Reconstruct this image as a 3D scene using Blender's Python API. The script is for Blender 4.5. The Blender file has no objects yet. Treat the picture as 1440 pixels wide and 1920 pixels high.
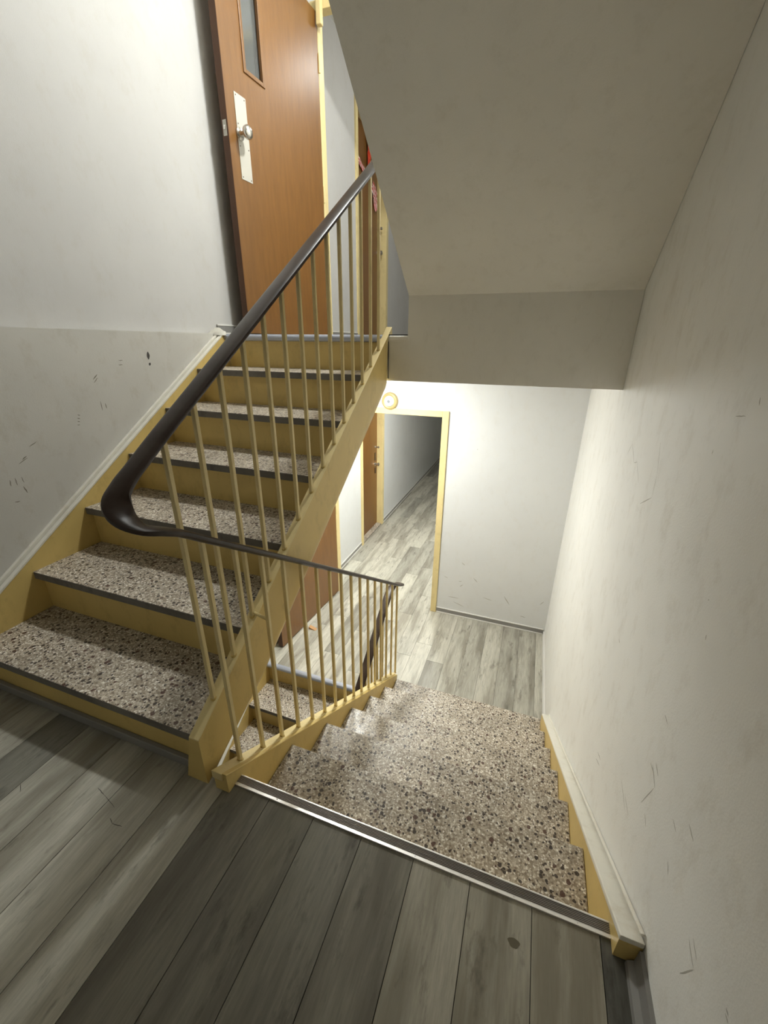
import bpy, bmesh, math, random
from mathutils import Vector, Matrix
random.seed(7)
SC = bpy.context.scene
COL = SC.collection
# ------------------------------------------------------------------ camera
F_PX, CX, CY, CZ = 770.9, 0.8659, -0.9116, 1.2256
YAW, PITCH, ROLL = -0.3412, 0.3913, 0.0099
cy_, sy_, cp_, sp_, cr_, sr_ = math.cos(YAW), math.sin(YAW), math.cos(PITCH), math.sin(PITCH), math.cos(ROLL), math.sin(ROLL)
fwd = Vector((sy_*cp_, cy_*cp_, -sp_)); rt = Vector((cy_, -sy_, 0)); up = rt.cross(fwd)
rt2 = cr_*rt + sr_*up; up2 = -sr_*rt + cr_*up
cam = bpy.data.objects.new('camera', bpy.data.cameras.new('camera')); COL.objects.link(cam)
cam.matrix_world = Matrix(((rt2.x, up2.x, -fwd.x, CX), (rt2.y, up2.y, -fwd.y, CY), (rt2.z, up2.z, -fwd.z, CZ), (0, 0, 0, 1)))
cam.data.sensor_fit = 'HORIZONTAL'; cam.data.sensor_width = 36.0
cam.data.lens = F_PX/1440*36.0
cam.data.clip_start = 0.02
SC.camera = cam
# ------------------------------------------------------------------ world, exposure, lamps
w = bpy.data.worlds.new('world'); SC.world = w; w.use_nodes = True
w.node_tree.nodes['Background'].inputs[0].default_value = (0, 0, 0, 1)
w.node_tree.nodes['Background'].inputs[1].default_value = 1.0
SC.view_settings.view_transform = 'Standard'; SC.view_settings.look = 'None'
SC.view_settings.gamma = 1.0; SC.view_settings.use_curve_mapping = False
SC.view_settings.exposure = 0.27
LAMP_LOW, LAMP_UP, LAMP_HALL_FILL, LAMP_HALL_UP = 275.0, 400.0, 220.0, 62.0   # emission of the ceiling lamp bowls; the lower corridor one is added fill
LAMP_COL = (.965, 1.0, .975)
LAMP_LOW_XY, LAMP_UP_XY = (-0.25, 1.65), (.30, 1.62)

# ------------------------------------------------------------------ helpers
class MB:
    def __init__(s): s.v = []; s.f = []
    def quad(s, *p):
        b = len(s.v); s.v += [tuple(q) for q in p]; s.f.append(tuple(range(b, b+len(p))))
    def box(s, x0, x1, y0, y1, z0, z1):
        b = len(s.v)
        s.v += [(x, y, z) for z in (z0, z1) for y in (y0, y1) for x in (x0, x1)]
        s.f += [tuple(b+i for i in t) for t in ((0, 2, 3, 1), (4, 5, 7, 6), (0, 1, 5, 4), (2, 6, 7, 3), (0, 4, 6, 2), (1, 3, 7, 5))]
    def prism(s, axis, poly, a, c):
        """poly of 2-D points in the plane across axis, extruded a..c"""
        n = len(poly); b = len(s.v)
        for t in (a, c):
            for (u, v) in poly:
                s.v.append({'x': (t, u, v), 'y': (u, t, v), 'z': (u, v, t)}[axis])
        s.f.append(tuple(b+i for i in range(n))[::-1]); s.f.append(tuple(b+n+i for i in range(n)))
        for i in range(n):
            j = (i+1) % n; s.f.append((b+i, b+j, b+n+j, b+n+i))
    def sweep(s, rings, caps=True):
        n = len(rings[0]); b = len(s.v)
        for r in rings: s.v += [tuple(p) for p in r]
        for k in range(len(rings)-1):
            for i in range(n):
                j = (i+1) % n
                s.f.append((b+k*n+i, b+k*n+j, b+(k+1)*n+j, b+(k+1)*n+i))
        if caps:
            s.f.append(tuple(b+i for i in range(n))[::-1]); s.f.append(tuple(b+(len(rings)-1)*n+i for i in range(n)))
    def lathe(s, o, ax, prof, n=24):
        """prof: (distance along ax, radius)"""
        ax = Vector(ax).normalized(); o = Vector(o)
        u = ax.orthogonal().normalized(); v = ax.cross(u)
        s.sweep([[o+ax*d+(u*math.cos(t)+v*math.sin(t))*max(r, 1e-4) for t in [2*math.pi*i/n for i in range(n)]] for d, r in prof])
    def tube(s, p, q, r, n=10):
        p = Vector(p); q = Vector(q); s.lathe(p, q-p, [(0, r), ((q-p).length, r)], n)
def build(mb, name, mat, parent=None, bevel=0, smooth=False, seg=2):
    me = bpy.data.meshes.new(name); me.from_pydata(mb.v, [], mb.f)
    bm = bmesh.new(); bm.from_mesh(me); bmesh.ops.recalc_face_normals(bm, faces=bm.faces); bm.to_mesh(me); bm.free()
    me.materials.append(mat)
    o = bpy.data.objects.new(name, me); COL.objects.link(o)
    if parent: o.parent = parent
    if smooth:
        for p in me.polygons: p.use_smooth = True
        try: me.set_sharp_from_angle(angle=math.radians(40))
        except Exception: pass
    if bevel:
        m = o.modifiers.new('b', 'BEVEL'); m.width = bevel; m.segments = seg; m.limit_method = 'ANGLE'; m.angle_limit = math.radians(35)
    return o
def tag(o, label=None, cat=None, group=None, kind=None):
    if label: o['label'] = label
    if cat: o['category'] = cat
    if group: o['group'] = group
    if kind: o['kind'] = kind
    return o
def empty(name, loc, **k):
    o = bpy.data.objects.new(name, None); COL.objects.link(o); o.location = loc; o.empty_display_size = .1
    return tag(o, **k)
def attach(o, root):
    """parent a mesh built in world coordinates to an Empty, keeping it in place"""
    o.parent = root; o.matrix_parent_inverse = Matrix.Translation(-Vector(root.location)); return o
def copy_tree(o, parent=None, dz=0):
    c = o.copy(); COL.objects.link(c)
    if parent: c.parent = parent
    else: c.location.z += dz
    for ch in list(o.children): copy_tree(ch, c)
    return c

# ------------------------------------------------------------------ materials
def mat(name):
    m = bpy.data.materials.new(name); m.use_nodes = True
    nt = m.node_tree; return m, nt, nt.nodes['Principled BSDF']
def N(nt, t, **k):
    n = nt.nodes.new(t)
    for a, b in k.items():
        if a.startswith('i_'): n.inputs[int(a[2:])].default_value = b
        else: setattr(n, a, b)
    return n
def L(nt, a, b): nt.links.new(a, b)
def math_(nt, op, a, b=None, c=None):
    n = N(nt, 'ShaderNodeMath', operation=op)
    for i, x in enumerate((a, b, c)):
        if x is None: continue
        if isinstance(x, (int, float)): n.inputs[i].default_value = x
        else: L(nt, x, n.inputs[i])
    return n.outputs[0]
def mix(nt, fac, a, b, mode='MIX'):
    n = N(nt, 'ShaderNodeMix', data_type='RGBA', blend_type=mode)
    for i, x in ((0, fac), (6, a), (7, b)):
        if isinstance(x, (int, float)): n.inputs[i].default_value = x
        elif isinstance(x, tuple): n.inputs[i].default_value = (*x, 1)
        else: L(nt, x, n.inputs[i])
    return n.outputs[2]
def pos(nt, sc=(1, 1, 1)):
    g = N(nt, 'ShaderNodeNewGeometry'); m = N(nt, 'ShaderNodeMapping'); m.inputs['Scale'].default_value = sc
    L(nt, g.outputs['Position'], m.inputs['Vector']); return m.outputs[0]
def noise(nt, vec, scale, detail=3, rough=.5):
    n = N(nt, 'ShaderNodeTexNoise'); L(nt, vec, n.inputs['Vector'])
    n.inputs['Scale'].default_value = scale; n.inputs['Detail'].default_value = detail; n.inputs['Roughness'].default_value = rough
    return n.outputs['Fac']
def ramp(nt, f, stops, mode='LINEAR'):
    r = N(nt, 'ShaderNodeValToRGB'); r.color_ramp.interpolation = mode
    e = r.color_ramp.elements
    while len(e) < len(stops): e.new(0.5)
    for i, (p, c) in enumerate(stops):
        e[i].position = p; e[i].color = (*c, 1) if isinstance(c, tuple) else (c, c, c, 1)
    L(nt, f, r.inputs[0]); return r.outputs[0]
def bump(nt, h, bs, strength=.3, dist=.002):
    b = N(nt, 'ShaderNodeBump'); b.inputs['Strength'].default_value = strength; b.inputs['Distance'].default_value = dist
    L(nt, h, b.inputs['Height']); L(nt, b.outputs[0], bs.inputs['Normal'])

def paint(name, col, rough=.5, var=.06, bumps=.25, dirt=None, bscale=220, chip=None):
    m, nt, bs = mat(name); p = pos(nt)
    n = noise(nt, p, 3.0, 4, .6)
    c = mix(nt, ramp(nt, n, [(.3, 0.0), (.7, 1.0)]), tuple(x*(1-var) for x in col), tuple(min(1, x*(1+var)) for x in col))
    if dirt:
        d = noise(nt, pos(nt, (1, 1, .6)), 14, 6, .75)
        c = mix(nt, math_(nt, 'MULTIPLY', ramp(nt, d, [(.52, 0.0), (.75, 1.0)]), dirt[1]), c, dirt[0])
    if chip:
        d = noise(nt, p, chip[2], 5, .7)
        c = mix(nt, ramp(nt, d, [(chip[1], 0.0), (chip[1]+.02, 1.0)]), c, chip[0])
    L(nt, c, bs.inputs['Base Color']); bs.inputs['Roughness'].default_value = rough
    bs.inputs['Specular IOR Level'].default_value = .35
    bump(nt, noise(nt, p, bscale, 2), bs, bumps, .0008)
    return m
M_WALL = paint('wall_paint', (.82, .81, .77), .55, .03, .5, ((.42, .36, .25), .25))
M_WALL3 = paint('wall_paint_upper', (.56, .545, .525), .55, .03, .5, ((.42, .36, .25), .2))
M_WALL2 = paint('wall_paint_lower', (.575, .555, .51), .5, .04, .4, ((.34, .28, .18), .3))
M_WALLE = paint('wall_paint_end', (.70, .705, .70), .55, .02, .3, ((.5, .43, .3), .15))
M_SOFFIT = paint('soffit_paint', (.83, .80, .73), .5, .03, .35, ((.4, .35, .22), .15))
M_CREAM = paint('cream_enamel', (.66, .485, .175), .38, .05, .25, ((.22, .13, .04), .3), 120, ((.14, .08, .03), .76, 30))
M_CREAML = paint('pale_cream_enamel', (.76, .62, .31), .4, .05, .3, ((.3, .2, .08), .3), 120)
M_WHITETRIM = paint('white_gloss_trim', (.76, .73, .64), .35, .06, .4, ((.45, .36, .22), .4), 60)
M_DARKGAP = paint('dark_shadow_gap', (.03, .028, .025), .8, .02, .1)
M_PLASTER = paint('crumbling_plaster', (.6, .57, .5), .8, .15, 1.0, ((.25, .2, .14), .6), 60)

def terrazzo(name, dark=1.0):
    m, nt, bs = mat(name); p = pos(nt)
    dn = N(nt, 'ShaderNodeTexNoise'); L(nt, p, dn.inputs['Vector']); dn.inputs['Scale'].default_value = 90; dn.inputs['Detail'].default_value = 1
    va = N(nt, 'ShaderNodeVectorMath', operation='SCALE'); va.inputs[3].default_value = .006; L(nt, dn.outputs['Color'], va.inputs[0])
    vb = N(nt, 'ShaderNodeVectorMath', operation='ADD'); L(nt, p, vb.inputs[0]); L(nt, va.outputs[0], vb.inputs[1]); pv = vb.outputs[0]
    def vor(scale):
        v = N(nt, 'ShaderNodeTexVoronoi'); L(nt, pv, v.inputs['Vector']); v.inputs['Scale'].default_value = scale
        s = N(nt, 'ShaderNodeSeparateColor'); L(nt, v.outputs['Color'], s.inputs[0]); return v.outputs['Distance'], s
    d1, s1 = vor(190)
    base = ramp(nt, s1.outputs[0], [(0, (.25, .195, .14)), (.3, (.40, .335, .255)), (.6, (.53, .46, .365)), (.85, (.70, .64, .54)), (.97, (.9, .86, .78))])
    base = mix(nt, ramp(nt, d1, [(.45, 0.0), (.75, .5)]), base, (.24, .2, .15))
    c = base
    for sc, th, col in ((70, .64, (.03, .019, .014)), (115, .76, (.045, .03, .024)), (55, .88, (.085, .035, .022))):
        d, s = vor(sc)
        pick = math_(nt, 'GREATER_THAN', s.outputs[0], th)
        rad = math_(nt, 'MULTIPLY_ADD', s.outputs[1], .25, .22)
        f = math_(nt, 'MULTIPLY', pick, math_(nt, 'LESS_THAN', d, rad))
        c = mix(nt, math_(nt, 'MULTIPLY', f, .92), c, col)
    big = noise(nt, p, 5, 3)
    c = mix(nt, 1.0, c, ramp(nt, big, [(.3, .78*dark), (.7, 1.08*dark)]), 'MULTIPLY')
    L(nt, c, bs.inputs['Base Color'])
    r = ramp(nt, noise(nt, p, 25, 3), [(.3, .33), (.7, .5)]); L(nt, r, bs.inputs['Roughness'])
    bump(nt, noise(nt, p, 140, 2), bs, .25, .0008)
    return m
M_TERR = terrazzo('terrazzo')
M_TERRF = paint('rough_shaded_edge', (.17, .155, .135), .85, .25, 1.0, ((.05, .045, .04), .6), 90)  # unpolished tread edge, with the shade on the fronts darkened into its colour
def rough_shaded_front(o):
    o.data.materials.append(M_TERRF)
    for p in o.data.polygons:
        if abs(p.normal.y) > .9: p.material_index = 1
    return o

def planks(name, base, streak):
    m, nt, bs = mat(name)
    oi = N(nt, 'ShaderNodeObjectInfo'); g = N(nt, 'ShaderNodeNewGeometry')
    k = N(nt, 'ShaderNodeVectorMath', operation='SCALE'); L(nt, oi.outputs['Location'], k.inputs[0]); k.inputs[3].default_value = 7.31
    a = N(nt, 'ShaderNodeVectorMath', operation='ADD'); L(nt, g.outputs['Position'], a.inputs[0]); L(nt, k.outputs[0], a.inputs[1])
    def mp(s):
        q = N(nt, 'ShaderNodeMapping'); q.inputs['Scale'].default_value = s; L(nt, a.outputs[0], q.inputs['Vector']); return q.outputs[0]
    fine = noise(nt, mp((42, 3.4, 42)), 3.2, 6, .72)
    wide = noise(nt, mp((7, .9, 7)), 1.6, 4, .6)
    knot = noise(nt, mp((9, 2.6, 9)), 2.4, 5, .7)
    c = mix(nt, ramp(nt, fine, [(.32, 0.0), (.68, 1.0)]), tuple(x*.80 for x in base), tuple(x*1.16 for x in base))
    c = mix(nt, ramp(nt, wide, [(.44, 0.0), (.62, .7)]), c, streak)
    c = mix(nt, ramp(nt, knot, [(.56, 0.0), (.72, .75)]), c, tuple(x*.6 for x in streak))
    c = mix(nt, 1.0, c, oi.outputs['Color'], 'MULTIPLY')
    L(nt, c, bs.inputs['Base Color']); bs.inputs['Roughness'].default_value = .42
    bs.inputs['Specular IOR Level'].default_value = .4
    bump(nt, fine, bs, .25, .0006)
    return m
M_PLANK = planks('vinyl_plank_grey', (.335, .32, .27), (.15, .135, .105))
M_SUB = paint('plank_joint', (.05, .045, .04), .9, .05, .1)

def metal(name, col, rough, metallic=1.0):
    m, nt, bs = mat(name); bs.inputs['Base Color'].default_value = (*col, 1); bs.inputs['Metallic'].default_value = metallic
    p = pos(nt); L(nt, ramp(nt, noise(nt, p, 60, 3), [(.3, rough*.8), (.7, min(1, rough*1.3))]), bs.inputs['Roughness']); return m
M_ALU = metal('worn_aluminium', (.80, .78, .75), .42)
M_ALUG = metal('worn_aluminium_dark', (.24, .22, .21), .45)
M_NOSE = metal('blue_grey_nosing', (.42, .44, .50), .45, .5)
M_CHROME = metal('satin_chrome', (.62, .60, .56), .2)
M_STEEL = paint('pale_push_plate', (.50, .475, .42), .35, .03, .1)
M_LOCK = metal('dark_lock', (.10, .07, .05), .4, .6)
M_BASEG = paint('grey_vinyl_baseboard', (.26, .25, .235), .4, .08, .1)
M_BASEL = paint('pale_baseboard_lip', (.72, .70, .66), .4, .05, .1)
def rail_mat():
    m, nt, bs = mat('brown_plastic_handrail'); p = pos(nt)
    c = mix(nt, ramp(nt, noise(nt, p, 9, 4, .6), [(.4, 0.0), (.65, 1.0)]), (.022, .011, .007), (.045, .030, .023))
    L(nt, c, bs.inputs['Base Color']); bs.inputs['Roughness'].default_value = .36; bs.inputs['Specular IOR Level'].default_value = .35
    return m
M_RAIL = rail_mat()
def wood():
    m, nt, bs = mat('brown_door_veneer'); p = pos(nt, (1, 1, .12))
    n = noise(nt, p, 40, 4, .6)
    c = mix(nt, ramp(nt, n, [(.3, 0.0), (.7, 1.0)]), (.16, .066, .010), (.20, .086, .015))
    L(nt, c, bs.inputs['Base Color']); bs.inputs['Roughness'].default_value = .42
    bs.inputs['Coat Weight'].default_value = .25; bs.inputs['Coat Roughness'].default_value = .35
    bump(nt, noise(nt, pos(nt, (1, 1, .5)), 90, 3), bs, .35, .0012)
    return m
M_DOOR = wood()
M_DOOREDGE = paint('dark_door_edge', (.09, .04, .018), .5, .1, .3)
def glass():
    m, nt, bs = mat('door_pane_glass')
    bs.inputs['Base Color'].default_value = (.55, .57, .56, 1); bs.inputs['Roughness'].default_value = .12
    bs.inputs['Transmission Weight'].default_value = .85; bs.inputs['IOR'].default_value = 1.45
    bump(nt, noise(nt, pos(nt), 45, 2), bs, .15, .002); return m
M_GLASS = glass()
def plain(name, col, rough=.5, emit=0):
    m, nt, bs = mat(name); bs.inputs['Base Color'].default_value = (*col, 1); bs.inputs['Roughness'].default_value = rough
    if emit: bs.inputs['Emission Color'].default_value = (*LAMP_COL, 1); bs.inputs['Emission Strength'].default_value = emit
    return m
M_LAMPA = plain('lit_lamp_glass', (.9, .9, .88), .3, LAMP_LOW)
M_LAMPC = plain('added_lamp_glass', (.9, .9, .88), .3, LAMP_HALL_FILL)
M_LAMPD = plain('lit_lamp_glass_dimmest', (.9, .9, .88), .3, LAMP_HALL_UP)
M_LAMPB = plain('lit_lamp_glass_upper', (.9, .9, .88), .3, LAMP_UP)
M_IVORY = plain('ivory_plastic', (.42, .33, .14), .4)
M_IVORY2 = plain('pale_plastic', (.62, .62, .58), .25)
M_GREYP = plain('grey_plastic', (.22, .23, .24), .3)
M_SCUFF = plain('scuff', (.20, .18, .14), .8)
M_SCUFFD = plain('dark_scuff', (.06, .055, .05), .8)
M_SCUFFL = plain('pale_scuff', (.44, .42, .37), .8)
M_RUBBER = plain('black_gap', (.02, .018, .015), .7)
def tape():
    m, nt, bs = mat('red_white_tape'); p = pos(nt, (1, 1, 1))
    wv = N(nt, 'ShaderNodeTexWave'); L(nt, p, wv.inputs['Vector']); wv.inputs['Scale'].default_value = 14; wv.inputs['Distortion'].default_value = 7
    wv.bands_direction = 'DIAGONAL'
    L(nt, ramp(nt, wv.outputs['Fac'], [(0, (.55, .02, .02)), (.55, (.85, .70, .68))], 'CONSTANT'), bs.inputs['Base Color']); bs.inputs['Roughness'].default_value = .35
    return m
M_TAPE = tape()
M_RED = plain('orange_red_ribbon', (.75, .06, .02), .4)
M_WEDGE = plain('raw_wood', (.45, .24, .09), .6)

# ------------------------------------------------------------------ measured plan (metres)
R_, G_ = 0.18, 0.2645          # rise, going
Y0, YD = -0.3012, -0.2507      # nosing of first tread up / landing nosing down
XUL, XUR = -0.942, 0.066       # up flight between the strings
XDL, XDR = 0.1788, 1.188       # down flight between the strings
XW, XL = 1.235, -0.98          # right wall, left wall
YE = 2.50                      # wall with the corridor doorways
YS = 1.286                     # edge of the upper floor slab
ZF, ZU = -7*R_, 7*R_           # lower and upper floor
ZC = 1.035                     # underside of the upper floor slab
YB = -1.60                     # wall behind the camera
YEND = 8.8
def tu(y): return .385+.6806*y             # nosing line of the flight up
def td(y): return -.6806*(y-YD)            # nosing line of the flight down

# ------------------------------------------------------------------ walls
def struct(mb, name, m, label=None, **k):
    o = build(mb, name, m, **k); tag(o, label, None, None, 'structure'); return o
mb = MB(); mb.box(XW, XW+.12, YB-.12, YE+.12, -3.4, 4.2)
wr = struct(mb, 'wall_right', M_WALL, 'off-white scuffed wall along the right side of the stairwell')
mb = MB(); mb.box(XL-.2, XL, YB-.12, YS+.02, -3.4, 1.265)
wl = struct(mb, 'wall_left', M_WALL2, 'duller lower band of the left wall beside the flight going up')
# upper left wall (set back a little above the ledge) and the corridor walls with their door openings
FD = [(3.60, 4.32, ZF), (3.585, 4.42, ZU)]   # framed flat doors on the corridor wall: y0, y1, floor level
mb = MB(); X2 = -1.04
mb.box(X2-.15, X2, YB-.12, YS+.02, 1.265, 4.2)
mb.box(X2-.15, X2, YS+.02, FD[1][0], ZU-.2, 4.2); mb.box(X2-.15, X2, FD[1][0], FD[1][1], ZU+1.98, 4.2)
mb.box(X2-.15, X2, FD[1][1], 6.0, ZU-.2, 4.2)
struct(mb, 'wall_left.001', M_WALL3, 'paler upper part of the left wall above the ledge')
mb = MB(); X3 = -1.03
mb.box(X3-.15, X3, YS+.02, FD[0][0], ZF-.3, ZU-.2); mb.box(X3-.15, X3, FD[0][0], FD[0][1], ZF+1.98, ZU-.2)
mb.box(X3-.15, X3, FD[0][1], YEND, ZF-.3, ZU-.2)
struct(mb, 'wall_left.002', M_WALLE, 'white corridor wall on the lower floor, running away through the doorway')
# wall with the two doorways
DX0, DX1 = -.845, .162
HL, HU = .658, 3.25
mb = MB()
mb.box(DX1+.003, XW, YE, YE+.05, ZF-.3, 4.2); mb.box(-1.2, DX0-.003, YE, YE+.05, ZF-.3, 4.2)
mb.box(DX0-.003, DX1+.003, YE, YE+.05, HL+.003, ZU-.01); mb.box(DX0-.003, DX1+.003, YE, YE+.05, HU+.003, 4.2)
mb.box(DX0, DX1, YE, YE+.12, ZF-.3, ZF-.02)
we = struct(mb, 'wall_back', M_WALLE, 'white end wall with the corridor doorway on the lower floor')
mb = MB(); mb.box(XL-.2, XW+.12, YB-.12, YB, -3.4, 4.2)
struct(mb, 'wall_front', M_WALL, 'wall behind the half landing')
# corridor right sides and ends
mb = MB(); mb.box(.42, .54, YE+.05, YEND, ZF-.3, ZU-.2); mb.box(-1.2, .54, YEND, YEND+.1, ZF-.3, ZU-.2)
struct(mb, 'wall_corridor', M_WALL, 'far walls of the lower corridor')
mb = MB(); mb.box(.42, .54, YE+.05, 6.0, ZU-.2, 4.2); mb.box(-1.2, .54, 6.0, 6.1, ZU-.2, 4.2)
struct(mb, 'wall_corridor.001', M_WALL, 'far walls of the upper corridor')
# slabs / ceilings
mb = MB(); mb.box(.078, XW, YS, YE, ZC, ZU-.006); mb.box(-1.04, .078, YS+.055, YE, ZC, ZU-.006)
mb.box(-1.03, .42, YE, YEND, ZC-.02, ZU-.006)
struct(mb, 'ceiling', M_SOFFIT, 'edge and underside of the upper floor slab over the lower hall')
mb = MB(); mb.box(-1.19, XW, YS, 6.0, 3.56, 3.7)
struct(mb, 'ceiling.001', M_WALL, 'ceiling of the upper hall')
mb = MB(); mb.box(X2, XW, YB, -.28, 2.32, 2.5)
struct(mb, 'ceiling.002', M_SOFFIT, 'underside of the next half landing overhead')

# ------------------------------------------------------------------ plank floors
SEAM0, PW = .0115, .1443
pm = MB(); pm.box(0, 1, 0, 1, -1, 0)
plank_me = {}
def plank(parent, x0, x1, y0, y1, z, tone):
    g = .0009; key = (round(x1-x0, 4), round(y1-y0, 4))
    if key not in plank_me:
        b = MB(); b.box(g, x1-x0-g, g, y1-y0-g, -.004, 0); o = build(b, 'plank', M_PLANK); plank_me[key] = o.data
    else:
        o = bpy.data.objects.new('plank', plank_me[key]); COL.objects.link(o)
    o.parent = parent; o.location = (x0, y0, z); o.color = (*tone, 1)
def T(v, w=0): return (v*(1+w*.04), v, v*(1-w*.06))
# landing: one long plank per column, tones read left to right
fl = MB(); fl.box(XL, XW, YB, YD-.004, -.2, -.0045)
FLO = struct(fl, 'floor', M_SUB, 'half landing floor of long grey wood-look planks')
tones = {-7: T(1.0), -6: T(1.15), -5: T(1.25), -4: T(.7), -3: T(1.25), -2: T(1.4, 0), -1: T(1.5, 0), 0: T(1.42, 0), 1: T(.62, .8), 2: T(.68, .4), 3: T(.64, .5), 4: T(.74, .6), 5: T(1.25, .6), 6: T(1.2, .8), 7: T(1.3, 1), 8: T(.45, -.5)}
for k in range(-7, 9):
    xa = max(XL, SEAM0+k*PW); xb = min(XW, SEAM0+(k+1)*PW)
    if xb-xa < .01: continue
    if k == -1:
        plank(FLO, xa, xb, YB, -1.25, 0, T(.8)); plank(FLO, xa, xb, -1.25, YD-.028, 0, tones[k])
    elif k == 3:
        plank(FLO, xa, xb, YB, -1.05, 0, T(.9)); plank(FLO, xa, xb, -1.05, YD-.028, 0, tones[k])
    else: plank(FLO, xa, xb, YB, YD-.028, 0, tones[k])
# lower floor
fl = MB(); fl.box(-1.03, XW, YD+6*G_+.02, YE, ZF-.2, ZF-.0045); fl.box(-1.15, .42, YE, YEND, ZF-.2, ZF-.0045)
fl.box(-1.03, .1, YS+.03, YD+6*G_+.03, ZF-.2, ZF-.0045)
FL2 = struct(fl, 'floor.001', M_SUB, 'lower hall floor of pale and mid grey staggered planks')
rnd = random.Random(11)
fixed = {(0, 1.80): 1}
for k in range(-8, 9):
    xa = max(-1.03, SEAM0+k*PW); xb = min(XW, SEAM0+(k+1)*PW)
    if xb-xa < .01: continue
    yst = YS+.03 if xa < .1 else YD+6*G_+.03
    joints = {0: [1.80, 2.72, 3.64], -1: [1.62, 2.36, 3.30], 1: [1.99, 2.9], 2: [1.80, 2.60], -2: [1.46, 2.2, 3.1], -3: [1.95, 2.85], -4: [1.6, 2.5, 3.4], -5: [2.1, 3.0]}.get(k, [rnd.uniform(1.9, 2.45)] if k < 3 else [])
    ys = [yst]+joints; lim = YE if xa > .3 else YEND
    while ys[-1] < lim and xa <= .3: ys.append(ys[-1]+.92)
    ys = [y for y in ys if y < lim]+[lim]
    for i in range(len(ys)-1):
        if ys[i+1]-ys[i] < .02: continue
        t = rnd.choice([1.62, 1.5, 1.42, 1.25, 1.1, 1.56]) if k < 3 else {3: 1.35, 4: 1.2, 5: 1.42, 6: 1.12, 7: 1.25, 8: 1.5}.get(k, 1.2)
        plank(FL2, xa, min(xb, XW), ys[i], ys[i+1], ZF, T(t))
# upper floor
fl = MB(); fl.box(-1.03, XW, YS+.03, YE, ZU-.006, ZU-.0045); fl.box(-1.15, .42, YE, 6.0, ZU-.2, ZU-.0045)
FL3 = struct(fl, 'floor.002', M_SUB, 'upper hall floor of grey planks')
for k in range(-8, 9):
    xa = max(-1.03, SEAM0+k*PW); xb = min(XW, SEAM0+(k+1)*PW)
    if xb-xa < .01: continue
    lim = YE if xa > .3 else 6.0
    ys = [YS+.03, 1.5+rnd.random()*.9]
    while ys[-1]+.92 < lim: ys.append(ys[-1]+.92)
    if lim-ys[-1] > .02: ys.append(lim)
    for i in range(len(ys)-1): plank(FL3, xa, xb, ys[i], ys[i+1], ZU, T(rnd.choice([.8, 1, 1.15])))

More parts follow.
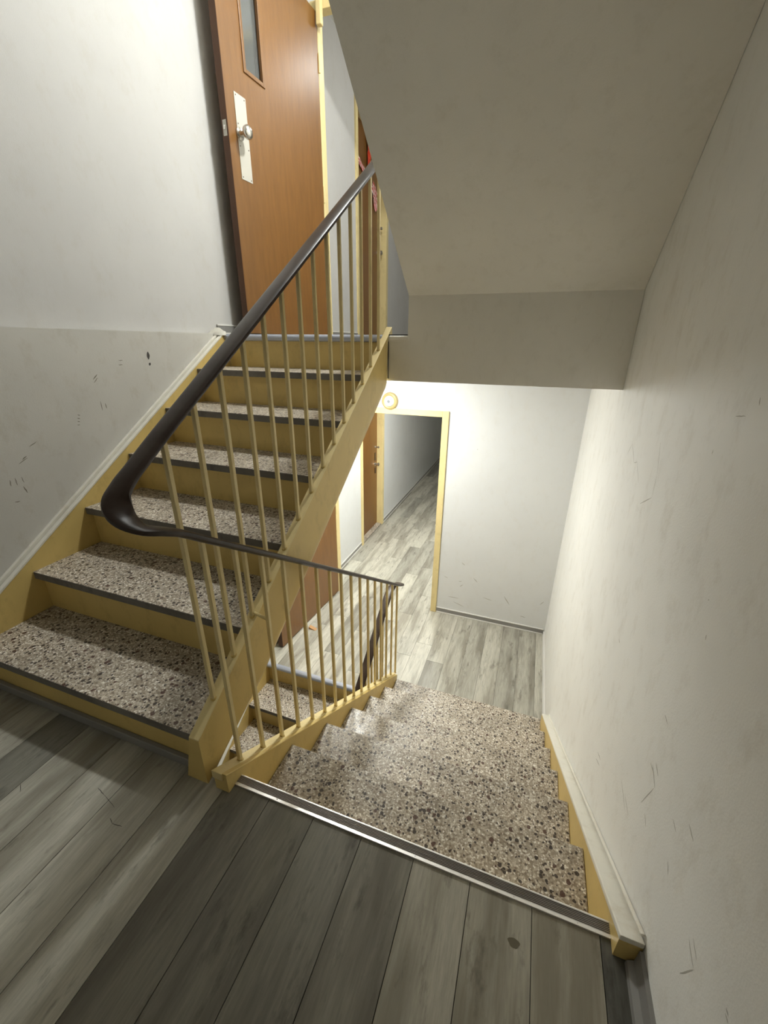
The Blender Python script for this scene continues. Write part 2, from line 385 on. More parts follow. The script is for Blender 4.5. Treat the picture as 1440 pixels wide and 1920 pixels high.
# ------------------------------------------------------------------ staircases
def nose_tread(x0, x1, y, z, name='tread'):
    """tread slab: nosing at y, back at the next riser"""
    b = MB(); b.prism('x', [(y+.002, z), (y+G_+.034, z), (y+G_+.034, z-.032), (y+.002, z-.032)], x0, x1); return b
def flight_up():
    root = empty('staircase', (0, 0, 0), label='cream painted flight with terrazzo treads going up at the left', cat='staircase')
    for i in range(1, 7):
        y = Y0+(i-1)*G_; z = i*R_
        attach(rough_shaded_front(build(nose_tread(XUL, XUR, y, z), 'tread', M_TERR, bevel=.003)), root)
    for i in range(1, 8):
        y = Y0+(i-1)*G_+.03; z0 = (i-1)*R_-.02 if i > 1 else 0; z1 = i*R_-.032
        b = MB(); b.box(XUL, XUR, y, y+.012, z0, z1); attach(build(b, 'riser', M_CREAM), root)
    # outer string: flat web, rounded plaster bottom, level cut under the slab
    ya, yb = Y0-.006, 1.345
    prof = [(XUR, tu(0)), (.100, tu(0)), (.100, tu(0)-.158)]
    rings = []
    def section(y, top, low):
        pts = [(XUR, top), (.101, top), (.101, top-low*.66)]
        for k in range(1, 7):
            a = k/6*math.pi/2
            pts.append((.104-.055*(1-math.cos(a)), top-low*.66-low*.34*math.sin(a)))
        pts += [(XUR-.04, top-low)]
        return pts
    b = MB()
    for y in (ya, 0, .6, 1.1, 1.262):
        t = tu(y) if y > ya else tu(ya)-.002
        low = .292
        rings.append([(x, y, max(z, 0) if z > -.5 else z) for x, z in section(y, t, low)])
    b.sweep(rings)
    st = attach(build(b, 'string_board', M_CREAM, smooth=True), root)
    # end of the string rising past the floor edge
    b = MB(); b.prism('x', [(1.25, tu(1.25)), (1.345, 1.302), (1.352, 1.262), (1.30, 1.262), (1.262, tu(1.262)-.20), (1.25, tu(1.25)-.2)], XUR+.002, .100)
    attach(build(b, 'string_end', M_CREAML, bevel=.002), root)
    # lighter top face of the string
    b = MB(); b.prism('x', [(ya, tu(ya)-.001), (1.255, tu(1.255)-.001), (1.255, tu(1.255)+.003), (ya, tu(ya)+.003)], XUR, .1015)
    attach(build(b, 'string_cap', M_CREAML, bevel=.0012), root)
    # wall string with two white ridges on top
    b = MB(); b.prism('x', [(ya-.02, 0), (ya-.02, tu(ya)+.045), (YS, ZU+.002), (YS+.028, ZU+.002), (YS+.028, ZU-.26), (.08, .18)], XL+.001, XUL)
    attach(build(b, 'wall_string', M_CREAM), root)
    b = MB()
    for xa, xb, h in ((XUL-.018, XUL+.002, .010), (XL+.0005, XL+.015, .022), (XL+.015, XUL-.018, .003)):
        b.prism('x', [(ya-.02, tu(ya)+.045), (YS, ZU+.002), (YS, ZU+.002+h), (ya-.02, tu(ya)+.045+h)], xa, xb)
    tag(attach(build(b, 'wall_string_cap', M_WHITETRIM, bevel=.002), root), 'chalky white cap along the wall')
    # underside
    b = MB(); b.prism('x', [(.08, tu(.08)-.292), (1.262, tu(1.262)-.292), (1.262, tu(1.262)-.27), (.08, tu(.08)-.27)], XL+.001, XUR-.012)
    attach(build(b, 'underside', M_CREAM), root)
    # grey strip under the first riser
    b = MB(); b.box(XUL, XUR, Y0+.014, Y0+.030, 0.0, .034); attach(build(b, 'kick_strip', M_BASEG, bevel=.003), root)
    # nosing of the floor above
    b = MB(); pr = [(YS+.035, ZU+.003), (YS+.012, ZU+.003)]
    for k in range(0, 7):
        a = math.pi/2+k/6*math.pi*.75; pr.append((YS+.016+.018*math.cos(a), ZU-.016+.019*math.sin(a)))
    pr += [(YS+.03, ZU-.034)]
    b.prism('x', pr, XUL, XUR-.001)
    tag(attach(build(b, 'nosing', M_NOSE, smooth=True), root), 'blue-grey rounded metal nosing at the floor edge')
    return root
UP = flight_up()
F3 = copy_tree(UP, dz=ZF*2)
F3['label'] = 'lower flight seen through the balusters, going down under the upper one'
# blob of plaster at the head of the wall string
b = MB()
rr = random.Random(3)
rings = []
for k, (y, h, wd) in enumerate(((1.235, .004, .03), (1.26, .03, .05), (1.285, .045, .055), (1.31, .036, .05), (1.335, .010, .03))):
    rings.append([(XL-.05+wd*(1+math.cos(a))*.9+rr.uniform(-.003, .003), y, ZU-.004+h*max(0, math.sin(a))*(1+rr.uniform(-.2, .2))) for a in [math.pi*2*i/10 for i in range(10)]])
b.sweep(rings)
tag(attach(build(b, 'plaster_lump', M_PLASTER, smooth=True), UP), 'crumbling plaster at the head of the wall string')

def flight_down():
    root = empty('staircase', (0, 0, 0), label='terrazzo flight going down on the right from the half landing', cat='staircase')
    for j in range(1, 7):
        attach(rough_shaded_front(build(down_tread(j), 'tread', M_TERR, bevel=.003)), root)
    for j in range(0, 7):
        y = YD+j*G_-.03; b = MB(); b.box(XDL, XDR, y-.012, y, -(j+1)*R_, -j*R_-.032); attach(build(b, 'riser', M_CREAM), root)
    ya, yb = -.308, 1.352
    def z(y): return td(y)+.040
    b = MB(); b.prism('x', [(ya, 0.0005), (ya, z(ya)-.004), (yb, z(yb)-.004), (yb-.04, ZF+.001), (yb-.3, ZF+.001), (.10, td(.1)-.27), (YD+.0, td(YD)-.27), (YD, 0.0005)], .133, XDL)
    attach(build(b, 'string_board', M_CREAM), root)
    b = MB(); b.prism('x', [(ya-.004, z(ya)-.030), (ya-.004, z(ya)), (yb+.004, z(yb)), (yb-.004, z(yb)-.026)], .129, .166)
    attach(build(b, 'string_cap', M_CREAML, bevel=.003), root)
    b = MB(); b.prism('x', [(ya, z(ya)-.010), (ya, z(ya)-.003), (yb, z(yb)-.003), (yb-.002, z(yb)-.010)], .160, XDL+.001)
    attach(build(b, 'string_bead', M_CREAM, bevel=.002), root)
    # wall side
    b = MB(); b.prism('x', [(ya, 0.0005), (ya, .078), (1.318, td(1.318)+.045), (1.318, ZF+.001), (1.1, ZF+.001), (YD, -.2), (YD, .0005)], XDR, XW-.001)
    attach(build(b, 'wall_string', M_CREAM), root)
    b = MB(); b.prism('x', [(ya-.002, .066), (ya-.002, .084), (1.320, td(1.318)+.050), (1.318, td(1.318)+.043)], XDR-.001, XW-.001)
    b.prism('x', [(ya+.01, .085), (ya+.01, .094), (1.320, td(1.318)+.060), (1.318, td(1.318)+.050)], XW-.010, XW-.001)
    tag(attach(build(b, 'wall_string_cap', M_WHITETRIM, bevel=.003), root), 'worn whitish cap along the wall')
    # underside
    b = MB(); b.prism('x', [(.0, td(0)-.25), (1.2, td(1.2)-.25), (1.2, td(1.2)-.265), (0, td(0)-.265)], XDL, XDR)
    attach(build(b, 'underside', M_CREAM), root)
    return root
def down_tread(j):
    y = YD+j*G_; z = -j*R_; b = MB()
    b.prism('x', [(y-.002, z), (y-G_-.03, z), (y-G_-.03, z-.032), (y-.002, z-.032)], XDL+.001, XDR-.001); return b
DN = flight_down()

# aluminium edge strip of the landing
ES = empty('edge_strip', (.67, -.27, 0), label='ribbed aluminium edge strip screwed along the landing edge', cat='edge strip')
b = MB(); b.prism('x', [(-.2835, 0), (-.2830, .0042), (-.2825, .0045), (-.2745, .0024), (-.2745, .0015), (-.254, .0015), (-.252, .003), (-.2495, .002), (-.249, -.016), (-.2515, -.016), (-.253, -.001)], .161, 1.190)
attach(build(b, 'strip', M_ALU), ES)
b = MB()
for k in range(6):
    y = -.2725+k*.0033; b.prism('x', [(y, .001), (y+.0004, .0032), (y+.0014, .0032), (y+.0018, .001)], .1615, 1.1895)
attach(build(b, 'rib', M_ALUG), ES)
b = MB(); b.prism('x', [(-.2546, .001), (-.2543, .0037), (-.2528, .0037), (-.252, .001)], .1612, 1.1898)
attach(build(b, 'bright_lip', M_ALU), ES)
for x in (.236, .322, .438, .586, .735, .98, 1.12):
    b = MB(); b.lathe((x, -.279, .0024), (0, 0, 1), [(0, .0034), (.0008, .0032), (.0010, .0018), (.0004, .0012)], 12)
    attach(build(b, 'screw', M_ALU if x not in (.322,) else M_LOCK, smooth=True), ES)
    b = MB(); b.lathe((x, -.279, .0028), (0, 0, 1), [(0, .0012), (.0007, .0012)], 8)
    attach(build(b, 'screw_recess', M_LOCK), ES)
b = MB(); b.box(XDL, XDR, YD-.006, YD, -.19, -.004); attach(build(b, 'edge_backing', M_CREAM), ES)

# flights overhead
OV = empty('staircase', (0, 0, 0), label='plain grey-white sloping underside of the flight overhead at the right', cat='staircase')
b = MB()
yk = YS-(2.32-1.44)/.76
b.prism('x', [(YS, ZC), (YS-.0015, ZC), (YS-.0015, 1.44), (yk, 2.32), (-.28, 2.32), (-.28, 2.52), (.2, 2.52), (1.75, 1.42), (1.75, ZU+.0005), (YS, ZU+.0005)], .206, XW-.001)
attach(build(b, 'underside', M_SOFFIT), OV)
b = MB(); b.box(.103, .214, YS-.007, YS+.02, ZU-.030, ZU-.001); attach(build(b, 'nosing_end', M_SOFFIT, bevel=.009, seg=4), OV)
b = MB(); b.box(.103, .212, YS+.0, YS+.03, ZU-.001, ZU+.004); b.box(.1012, .1035, YS-.004, YS+.01, ZC+.01, ZU-.03); attach(build(b, 'open_joint', M_RUBBER), OV)
OV2 = empty('staircase', (0, 0, 0), label='underside of the next flight up, above the left side, out of frame', cat='staircase')
b = MB(); b.prism('x', [(-.28, 2.36), (1.286, 3.44), (1.286, 3.64), (-.28, 2.56)], X2+.001, .07)
attach(build(b, 'underside', M_SOFFIT), OV2)

# ------------------------------------------------------------------ railing
RL = empty('stair_railing', (.12, -.3, 0), label='cream square-bar stair railing with a brown flat handrail looping round the well', cat='railing')
def ru(y): return .970+.667*(y+.30)
def rd(y): return .636-.677*y
ctrl = []
ctrl += [(.155, 1.10, rd(1.10)+5.04*.5), (.155, 1.30, rd(1.30)+2.52), (.153, 1.43, rd(1.43)+2.52), (.135, 1.475, 2.175), (.100, 1.475, 2.15), (.082, 1.43, ru(1.43)-.02), (.08, 1.34, ru(1.34))]
ctrl += [(.08, y, ru(y)) for y in (1.1, .8, .5, .2, -.1, -.22)]
ctrl += [(.080, -.285, .978), (.081, -.325, .950), (.090, -.358, .922), (.1175, -.372, .893), (.146, -.358, .868), (.154, -.325, .850), (.155, -.285, .829)]
ctrl += [(.155, y, rd(y)) for y in (-.22, -.1, .2, .5, .8, 1.1, 1.36)]
ctrl += [(.154, 1.445, rd(1.445)+.006), (.136, 1.482, -.362), (.100, 1.482, -.375), (.082, 1.445, ru(1.445)-2.53), (.08, 1.36, ru(1.36)-2.52)]
ctrl += [(.08, y, ru(y)-2.52) for y in (1.1, .8, .5, .3)]
def catmull(P, n=6):
    P = [Vector(p) for p in P]; out = []
    for i in range(len(P)-1):
        a = P[max(i-1, 0)]; b_ = P[i]; c = P[i+1]; d = P[min(i+2, len(P)-1)]
        ta = (c-a)*.5; tb = (d-b_)*.5; l = (c-b_).length
        if ta.length > 1e-6: ta = ta.normalized()*l
        if tb.length > 1e-6: tb = tb.normalized()*l
        for k in range(n):
            t = k/n; h = 2*t**3-3*t*t+1; out.append(b_*h+ta*(t**3-2*t*t+t)+c*(1-h)+tb*(t**3-t*t))
    out.append(P[-1]); return out
path = catmull(ctrl)
def railsec(p, t, hw, ht):
    th = Vector((t.x, t.y, 0)); wv = Vector((th.y, -th.x, 0)).normalized(); n = wv.cross(t).normalized()
    if n.z < 0: n = -n
    out = []
    for k in range(16):
        a = 2*math.pi*k/16; c, s = math.cos(a), math.sin(a)
        x = hw*math.copysign(abs(c)**.75, c); y = ht*math.copysign(abs(s)**.75, s)
        out.append(p+wv*x+n*y)
    return out
rings = []
for i, p in enumerate(path):
    t = (path[min(i+1, len(path)-1)]-path[max(i-1, 0)]).normalized()
    rings.append(railsec(p, t, .0275, .0095))
b = MB(); b.sweep(rings)
hr = build(b, 'handrail', M_RAIL, smooth=True); attach(hr, RL); tag(hr, 'dark brown flat oval handrail')
def baluster(x, y, z0, z1, slope, s=.0062):
    b = MB(); b.prism('z', [(-s, -s), (s, -s), (s, s), (-s, s)], z0, z1)
    for i, (vx, vy, vz) in enumerate(b.v):   # ends cut to the slope of string and rail
        b.v[i] = (x+vx, y+vy, vz+slope*vy)
    attach(build(b, 'baluster', M_CREAML, bevel=.0012, seg=1), RL)
    b = MB(); b.lathe((x, y, z0-.001), (0, -slope*.8, 1), [(0, .011), (.003, .0095), (.006, .007)], 10)
    attach(build(b, 'weld', M_CREAM, smooth=True), RL)
YB0 = -.213
for k in range(15):
    y = YB0+.107*k
    if k < 14: baluster(.085, y, tu(y)+.002, ru(y)-.006, .67)
    if k >= 5 and k < 15 and y < 1.32: baluster(.085, y, tu(y)+.002-2.52, ru(y)-.006-2.52, .67)
for k in range(16):
    y = -.22+.107*k; baluster(.152, y, td(y)+.040, rd(y)-.006, -.68)
# second bar close behind the first one at the foot (painted, chipped)
def tie(p, q):
    b = MB(); b.tube(p, q, .0052, 8); attach(build(b, 'tie_bar', M_CREAML, smooth=True), RL)
tie((.085, YB0+.107*2+.004, tu(YB0+.214)+.014), (.152, -.22+.107*2, tu(YB0+.214)+.010))
tie((.085, 1.18, tu(1.18)-2.52+.014), (.152, 1.18, tu(1.18)-2.52+.010))

# ------------------------------------------------------------------ doorways
def door_frame(name, z0, zh, label, wide=.055):
    root = empty(name, (.162, YE, z0)); tag(root, label, None, None, 'structure')
    b = MB(); b.box(DX1, DX1+wide, YE-.016, YE+.056, z0, zh+.05); attach(build(b, 'jamb', M_CREAML, bevel=.003), root)
    b = MB(); b.box(DX0-wide, DX0, YE-.016, YE+.056, z0, zh+.05); attach(build(b, 'jamb', M_CREAML, bevel=.003), root)
    b = MB(); b.box(DX0, DX1, YE-.016, YE+.056, zh, zh+.05); attach(build(b, 'head', M_CREAML, bevel=.003), root)
    return root
door_frame('door_1', ZF, HL, 'yellow frame of the lower corridor doorway')
door_frame('door_2', ZU, HU, 'yellow frame of the upper corridor doorway')
b = MB(); b.box(DX1-.004, DX1+.05, YE-.022, YE-.002, ZF+.001, ZF+.02)
# open fire doors
def fire_door(z0, top, label, detail=True):
    hx, hy = -.848, YE-.02; fx, fy = -.918, 1.505
    d = Vector((fx-hx, fy-hy, 0)); Ln = d.length; d.normalize(); nrm = Vector((-d.y, d.x, 0))   # nrm: towards the stairs (+x)
    if nrm.x < 0: nrm = -nrm
    root = empty('fire_door', (hx, hy, z0), label=label, cat='door')
    root.rotation_euler = (0, 0, math.atan2(d.y, d.x))
    # local: +x along the leaf from the hinge, face towards the stairs = side s
    s = 1 if (Vector((-d.y, d.x, 0))-nrm).length < 1e-3 else -1
    H = top-z0-.012
    th = .044
    def Y(v): return s*v            # v: 0 = visible face, -th = back face
    py0, py1, pz0, pz1 = Ln-.345, Ln-.185, 1.355, H-.12
    b = MB()
    def bx(x0, x1, v0, v1, z0_, z1_): b.box(x0, x1, min(Y(v0), Y(v1)), max(Y(v0), Y(v1)), z0_, z1_)
    bx(0, py0, -th, 0, .012, H); bx(py1, Ln-.002, -th, 0, .012, H); bx(py0, py1, -th, 0, .012, pz0); bx(py0, py1, -th, 0, pz1, H)
    build(b, 'panel', M_DOOR, root, bevel=0)
    b = MB(); bx(Ln-.002, Ln, -th, -.001, .012, H); tag(build(b, 'edge', M_DOOREDGE, root), 'dark brown closing edge')
    b = MB()
    for a in ((py0-.012, py0+.008, pz0-.012, pz1+.012), (py1-.008, py1+.012, pz0-.012, pz1+.012)): bx(a[0], a[1], -.012, .006, a[2], a[3])
    bx(py0+.008, py1-.008, -.012, .006, pz0-.012, pz0+.008); bx(py0+.008, py1-.008, -.012, .006, pz1-.008, pz1+.012)
    build(b, 'glazing_bead', M_DOOR, root, bevel=.002)
    b = MB(); bx(py0, py1, -.026, -.020, pz0, pz1); tag(build(b, 'pane', M_GLASS, root), 'narrow grey glass pane')
    # push plate with knob
    q0, q1 = Ln-.165, Ln-.072; z_a, z_b = .835, 1.225
    b = MB(); bx(q0, q1, 0, .0025, z_a, z_b); pl = build(b, 'push_plate', M_STEEL, root, bevel=.001)
    tag(pl, 'long pale metal plate')
    for (u, v) in ((q0+.012, z_a+.012), (q1-.012, z_a+.012), (q0+.012, z_b-.012), (q1-.012, z_b-.012), (q0+.012, .99), (q1-.012, .99), (q0+.012, 1.09), (q1-.012, 1.09)):
        b = MB(); b.lathe((u, Y(.0025), v), (0, s, 0), [(0, .0035), (.0012, .003), (.0014, .0005)], 8); build(b, 'plate_screw', M_LOCK, pl)
    kx = Ln-.09; kz = 1.045
    prof = [(0, .031), (.004, .030), (.007, .016), (.022, .0125), (.034, .015), (.040, .026), (.048, .0325), (.060, .0335), (.070, .027), (.075, .015), (.0755, .001)]
    b = MB(); b.lathe((kx, Y(.0025), kz), (0, s, 0), prof, 24); build(b, 'knob', M_CHROME, root, smooth=True)
    b = MB(); b.lathe((kx, Y(-th), kz), (0, -s, 0), [(d_*.8, r_) for d_, r_ in prof], 24); build(b, 'knob', M_CHROME, root, smooth=True)
    b = MB(); b.box(Ln, Ln+.0015, min(Y(-.034), Y(-.010)), max(Y(-.034), Y(-.010)), kz-.035, kz+.035); lt = build(b, 'latch_plate', M_STEEL, root)
    b = MB(); b.box(Ln, Ln+.008, min(Y(-.028), Y(-.016)), max(Y(-.028), Y(-.016)), kz-.010, kz+.010); build(b, 'latch', M_CHROME, lt, bevel=.002)
    for hz in (.25, H*.5, H-.25):
        b = MB(); b.lathe((-.006, Y(.004), hz-.05), (0, 0, 1), [(0, .007), (.1, .007)], 10); build(b, 'hinge', M_CREAML, root, smooth=True)
    return root
fire_door(ZU, HU, 'open brown fire door with narrow glass pane and knob at the head of the stairs')
fire_door(ZF, HL, 'open brown fire door on the lower floor, its foot seen past the sloping string')
# door closer at the head of the upper doorway
DC = empty('door_closer', (-.80, YE-.03, 3.19), label='cream door closer under the yellow head above the open door', cat='door closer')
b = MB(); b.box(-.838, -.800, YE-.055, YE-.018, 3.16, 3.30); attach(build(b, 'body', M_CREAML, bevel=.006), DC)
b = MB(); b.tube((-.82, YE-.05, 3.29), (-.80, YE-.20, 3.295), .006, 8); attach(build(b, 'arm', M_CREAML), DC)

def flat_door(name, x, y0, y1, z0, label):
    root = empty(name, (x, y0, z0)); tag(root, label, None, None, 'structure')
    H = 1.98
    b = MB(); b.box(x-.10, x+.014, y0-.045, y0+.012, z0+.0, z0+H+.045); attach(build(b, 'frame_side', M_CREAML, bevel=.003), root)
    b = MB(); b.box(x-.10, x+.014, y1-.012, y1+.055, z0, z0+H+.045); attach(build(b, 'frame_side', M_CREAML, bevel=.003), root)
    b = MB(); b.box(x-.10, x+.0138, y0+.012, y1-.012, z0+H-.012, z0+H+.045); attach(build(b, 'frame_head', M_CREAML, bevel=.003), root)
    b = MB(); b.box(x-.10, x-.07, y0+.012, y1-.012, z0+.022, z0+H-.012); lf = attach(build(b, 'leaf', M_DOOR), root)
    b = MB(); b.box(x-.10, x-.002, y0+.012, y1-.012, z0+.0, z0+.018); attach(build(b, 'sill', M_TERR, bevel=.003), root)
    for zz, r in ((1.17, .017), (.93, .027)):
        b = MB(); b.lathe((x-.07, y1-.085, z0+zz), (1, 0, 0), [(0, r), (.006, r*.95), (.012, r*.5), (.035, r*.5), (.042, r*.9), (.055, r*.9), (.062, r*.3)], 16)
        o = attach(build(b, 'knob' if r > .02 else 'deadbolt', M_CHROME, smooth=True), root)
    b = MB(); b.box(x-.07, x-.064, y1-.105, y1-.065, z0+.98, z0+1.09); b.box(x-.07, x-.060, y1-.10, y1-.07, z0+.80, z0+.88)
    attach(build(b, 'lock_plate', M_LOCK, bevel=.002), root)
    return root
flat_door('door_3', X3, FD[0][0], FD[0][1], ZF, 'brown flat door in a yellow frame on the lower corridor wall')
flat_door('door_4', X2, FD[1][0], FD[1][1], ZU, 'brown flat door in a yellow frame on the upper corridor wall')

# tape and ribbon on the upper flat door
def ribbon(name, pts, wdt, m, label, cat):
    b = MB(); rr = random.Random(5)
    P = catmull(pts, 5); rings = []
    for i, p in enumerate(P):
        t = (P[min(i+1, len(P)-1)]-P[max(i-1, 0)]).normalized(); u = Vector((1, 0, 0)); v = t.cross(u).normalized()
        off = rr.uniform(-.004, .004)
        rings.append([p+v*wdt*.5+u*off, p+v*wdt*.5+u*(off+.001), p-v*wdt*.5+u*(.001-off), p-v*wdt*.5-u*off])
    b.sweep(rings); o = build(b, name, m); tag(o, label, cat); return o
X4 = X2-.06
ribbon('barrier_tape', [(X4, 3.68, 2.93), (X4+.006, 3.76, 2.89), (X4, 3.86, 2.86), (X4, 3.95, 2.83)], .055, M_TAPE, 'red and white tape stuck slantwise on the left of the upper flat door', 'tape')
ribbon('barrier_tape', [(X4+.004, 4.13, 2.78), (X4+.012, 4.19, 2.73), (X4+.006, 4.22, 2.66), (X4+.01, 4.26, 2.59)], .12, M_TAPE, 'crumpled red and white tape under the handrail on the upper flat door', 'tape')
ribbon('red_ribbon', [(X4+.004, 4.03, 3.16), (X4+.008, 4.04, 3.04), (X4+.004, 4.04, 2.92), (X4+.01, 4.04, 2.80)], .08, M_RED, 'orange-red strip hanging on the upper flat door above the handrail', 'ribbon')

# ------------------------------------------------------------------ baseboards
def baseboard(name, x0, x1, y0, y1, z, face, label, h=.06):
    """vinyl skirting: grey face with a pale lip top and bottom; face = '+x','-x','-y'"""
    root = empty(name, (x0, y0, z)); tag(root, label, None, None, 'structure')
    def sh(a, z0, z1, m, nm):
        b = MB()
        if face == '-y': b.box(x0, x1, y1-a, y1, z0, z1)
        elif face == '+x': b.box(x0, x0+a, y0, y1, z0, z1)
        else: b.box(x1-a, x1, y0, y1, z0, z1)
        attach(build(b, nm, m, bevel=.002), root)
    sh(.008, z+.012, z+h-.008, M_BASEG, 'band'); sh(.012, z, z+.013, M_BASEL, 'lip'); sh(.010, z+h-.009, z+h, M_BASEL, 'lip')
baseboard('baseboard_back', DX1+.058, XW-.012, YE-.02, YE, ZF, '-y', 'grey vinyl skirting under the lower end wall')
baseboard('baseboard_right', XW-.02, XW, YD+6*G_+.03, YE-.014, ZF, '-x', 'grey vinyl skirting along the right wall of the lower hall', .045)
baseboard('baseboard_left', X3, X3+.02, YE+.14, FD[0][0]-.05, ZF, '+x', 'grey vinyl skirting left of the lower flat door')
baseboard('baseboard_left', X3, X3+.02, FD[0][1]+.06, YEND-.01, ZF, '+x', 'grey vinyl skirting running down the lower corridor')
baseboard('baseboard_left', X2, X2+.02, YS+.06, YE-.03, ZU, '+x', 'dark skirting behind the upper fire door')
baseboard('baseboard_left', X2, X2+.02, YE+.14, FD[1][0]-.05, ZU, '+x', 'grey skirting of the upper corridor left of the flat door')
baseboard('baseboard_left', X2, X2+.02, FD[1][1]+.06, 5.99, ZU, '+x', 'grey skirting of the upper corridor beyond the flat door')
b = MB(); b.prism('y', [(XW-.024, 0), (XW-.022, .012), (XW-.010, .020), (XW-.008, .060), (XW, .062), (XW, 0)], YB+.001, -.312)
tag(build(b, 'baseboard_right', M_BASEG), 'grey-brown skirting beside the landing', None, None, 'structure')

# ------------------------------------------------------------------ wall device, wedge, lamps
AL = empty('wall_alarm', (-.298, YE, .765), label='round ivory alarm with clear dome above the lower doorway frame', cat='alarm')
b = MB(); b.lathe((-.298, YE, .765), (0, -1, 0), [(0, .072), (.018, .072), (.030, .066), (.034, .056), (.030, .050), (.030, .001)], 32)
attach(build(b, 'base_ring', M_IVORY, smooth=True), AL)
b = MB(); b.lathe((-.298, YE-.028, .765), (0, -1, 0), [(0, .046), (.006, .045), (.014, .036), (.019, .022), (.020, .001)], 28)
attach(build(b, 'dome', M_IVORY2, smooth=True), AL)
b = MB(); b.lathe((-.298, YE-.046, .765), (0, -1, 0), [(0, .014), (.004, .012), (.005, .001)], 16)
attach(build(b, 'sensor', M_GREYP, smooth=True), AL)
b = MB(); b.prism('y', [(-.835, ZF), (-.765, ZF), (-.835, ZF+.026)], 1.81, 1.845)
tag(build(b, 'door_wedge', M_WEDGE, bevel=.001), 'small wooden wedge on the lower floor at the foot of the fire door', 'wedge')

def ceiling_lamp(x, y, z, label, M_LAMP):
    root = empty('ceiling_light', (x, y, z), label=label, cat='light')
    b = MB(); b.lathe((x, y, z), (0, 0, -1), [(0, .125), (.014, .125), (.016, .118)], 32); attach(build(b, 'base', M_IVORY2, smooth=True), root)
    b = MB(); b.lathe((x, y, z-.014), (0, 0, -1), [(0, .112), (.015, .108), (.032, .085), (.042, .05), (.045, .001)], 32); attach(build(b, 'glass_bowl', M_LAMP, smooth=True), root)
ceiling_lamp(*LAMP_LOW_XY, ZC, 'round glass ceiling lamp of the lower hall, hidden behind the slab edge', M_LAMPA)
ceiling_lamp(*LAMP_UP_XY, 3.56, 'round glass ceiling lamp of the upper hall, just above the frame', M_LAMPB)

ceiling_lamp(-.15, 3.45, ZC-.02, 'unseen round glass lamp added to brighten the lower corridor, hidden above the doorway', M_LAMPC)  # unseen lamp, added to lift the dark lower corridor
ceiling_lamp(-.05, 3.5, 3.56, 'dim round glass ceiling lamp inside the upper corridor, above the frame', M_LAMPD)

# ------------------------------------------------------------------ scuff marks on the walls
SW = [(0.857, 0.879, 0.902, 0.827), (0.857, 0.879, 0.762, 0.829), (0.762, 0.829, 0.721, 0.843), (0.721, 0.843, 0.639, 0.791), (0.509, 0.957, 0.461, 0.871), (0.461, 0.871, 0.452, 0.802), (0.452, 0.802, 0.555, 0.744), (0.129, 1.012, 0.129, 1.022), (0.077, 1.1, 0.038, 1.106), (0.007, 1.143, 0.001, 1.13), (-0.068, 0.771, -0.064, 0.769), (-0.106, 0.705, -0.103, 0.715), (-0.073, 0.324, -0.103, 0.327), (-0.085, 0.333, -0.128, 0.313), (-0.095, 0.352, -0.123, 0.345), (-0.096, 0.215, -0.124, 0.307), (-0.227, 0.361, -0.251, 0.359), (-0.274, 0.42, -0.302, 0.416), (-0.127, 0.224, -0.151, 0.213), (-0.007, 0.116, -0.061, 0.112), (-0.389, 0.298, -0.422, 0.287), (-0.395, 0.316, -0.42, 0.307), (-0.263, 0.287, -0.28, 0.275), (-0.06, 0.462, -0.084, 0.46), (-0.406, 0.227, -0.423, 0.286), (-0.494, 0.366, -0.502, 0.365), (-0.497, 0.359, -0.507, 0.36), (0.044, 0.11, -0.036, 0.095), (0.279, -0.074, 0.234, -0.057), (0.276, -0.103, 0.228, -0.077), (0.387, 0.326, 0.37, 0.321)]
SL = [(0.584, 1.136, 0.606, 1.136), (0.579, 1.118, 0.601, 1.117), (0.441, 1.062, 0.464, 1.083), (0.44, 1.048, 0.463, 1.069), (0.332, 0.925, 0.343, 0.921), (0.328, 0.912, 0.339, 0.908), (0.325, 0.899, 0.335, 0.895), (0.32, 0.884, 0.332, 0.882), (0.469, 0.957, 0.471, 0.933), (0.449, 0.969, 0.448, 0.927), (0.115, 0.833, 0.145, 0.848), (0.061, 0.778, 0.098, 0.794), (0.078, 0.791, 0.096, 0.801), (0.015, 0.727, 0.013, 0.702), (0.034, 0.73, 0.034, 0.7), (0.056, 0.728, 0.058, 0.703), (0.052, 0.69, 0.059, 0.661), (0.007, 0.639, 0.025, 0.637)]
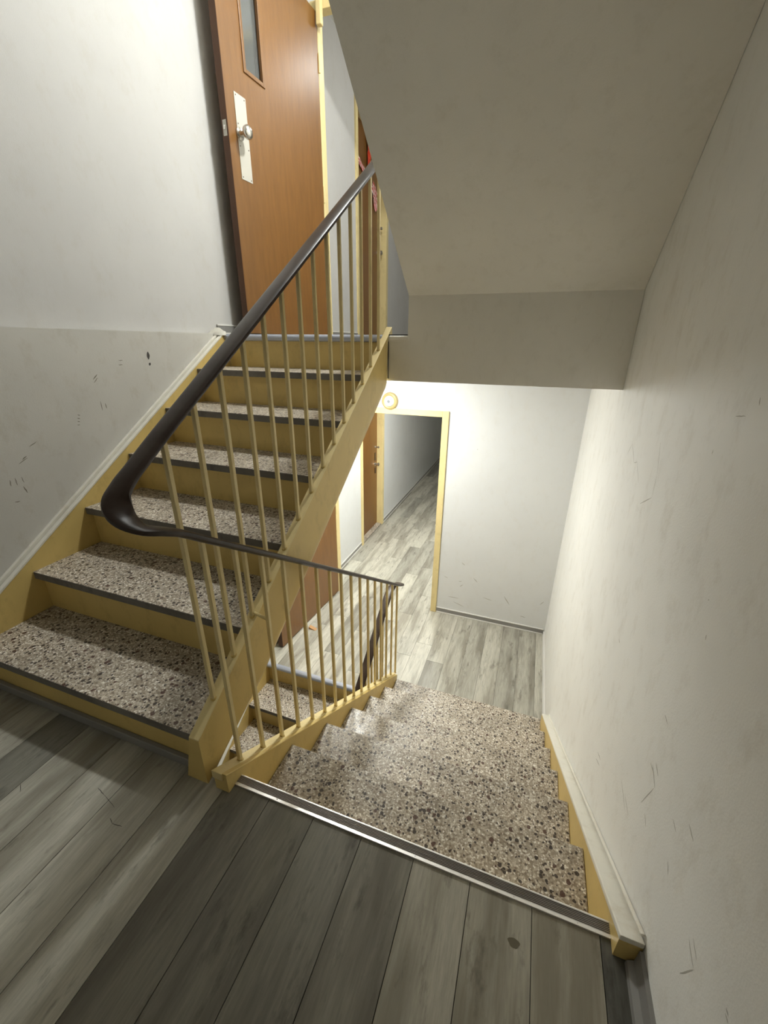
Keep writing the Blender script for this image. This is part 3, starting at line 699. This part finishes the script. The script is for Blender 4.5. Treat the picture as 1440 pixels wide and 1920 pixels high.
SE = [(0.429, -0.664, 0.46, -0.686), (0.274, -0.84, 0.312, -0.856), (0.415, -0.869, 0.445, -0.862), (0.55, -0.804, 0.588, -0.842), (0.43, -0.925, 0.458, -0.895), (0.326, -1.058, 0.43, -1.057), (0.652, -0.992, 0.738, -1.008), (0.841, -0.936, 0.898, -1.016), (1.006, -1.113, 1.054, -1.119), (1.156, -0.952, 1.186, -0.911), (0.469, 0.416, 0.474, 0.412), (0.381, -1.106, 0.488, -1.142)]
def scuffs(segs, f, parent, m, wd=.0022):
    b = MB()
    for (a0, z0, a1, z1) in segs:
        d = Vector((a1-a0, z1-z0)); l = max(d.length, .004); d = d/l if d.length else Vector((1, 0)); n = Vector((-d.y, d.x))
        k = 5; ring = []
        hw = wd*.5*random.uniform(.7, 1.4)
        top = []; bot = []
        for i in range(k+1):
            t = i/k; p = Vector((a0, z0))+Vector((a1-a0, z1-z0))*t; w_ = hw*(math.sin(math.pi*(t*.9+.05)))+.0002; j = random.uniform(-.0007, .0007)
            top.append(p+n*(w_+j)); bot.append(p-n*(w_-j))
        poly = top+bot[::-1]
        e0 = [f(p.x, p.y, .0003) for p in poly]; b.quad(*e0)
    o = build(b, 'scuff_marks', m); o.parent = parent; tag(o, kind='stuff'); return o
scuffs(SW, lambda a, z, e: (XW-e, a, z), wr, M_SCUFFL)
scuffs(SL, lambda a, z, e: (XL+e, a, z), wl, M_SCUFF, .003)
scuffs([(.755, 1.172, .751, 1.136), (.748, 1.118, .757, 1.110)], lambda a, z, e: (XL+e, a, z), wl, M_SCUFFD, .014)
scuffs(SE, lambda a, z, e: (a, YE-e, z), we, M_SCUFFL, .006)

# marks on the landing planks: a brown drop and fine scratches
b = MB(); b.quad(*[(.985+.0125*math.cos(t)*(1+.2*math.sin(3*t)), -.362+.009*math.sin(t), .0003) for t in [2*math.pi*i/16 for i in range(16)]])
o = build(b, 'stain', plain('brown_drop', (.13, .11, .07), .5)); o.parent = FLO; tag(o, kind='stuff')
scuffs([(-.194, -.429, -.158, -.438), (-.158, -.438, -.098, -.453), (-.085, -.478, -.067, -.486), (-.067, -.486, -.035, -.482), (-.42, -.50, -.395, -.515)], lambda a, z, e: (a, z, e), FLO, M_SCUFFD, .0011)
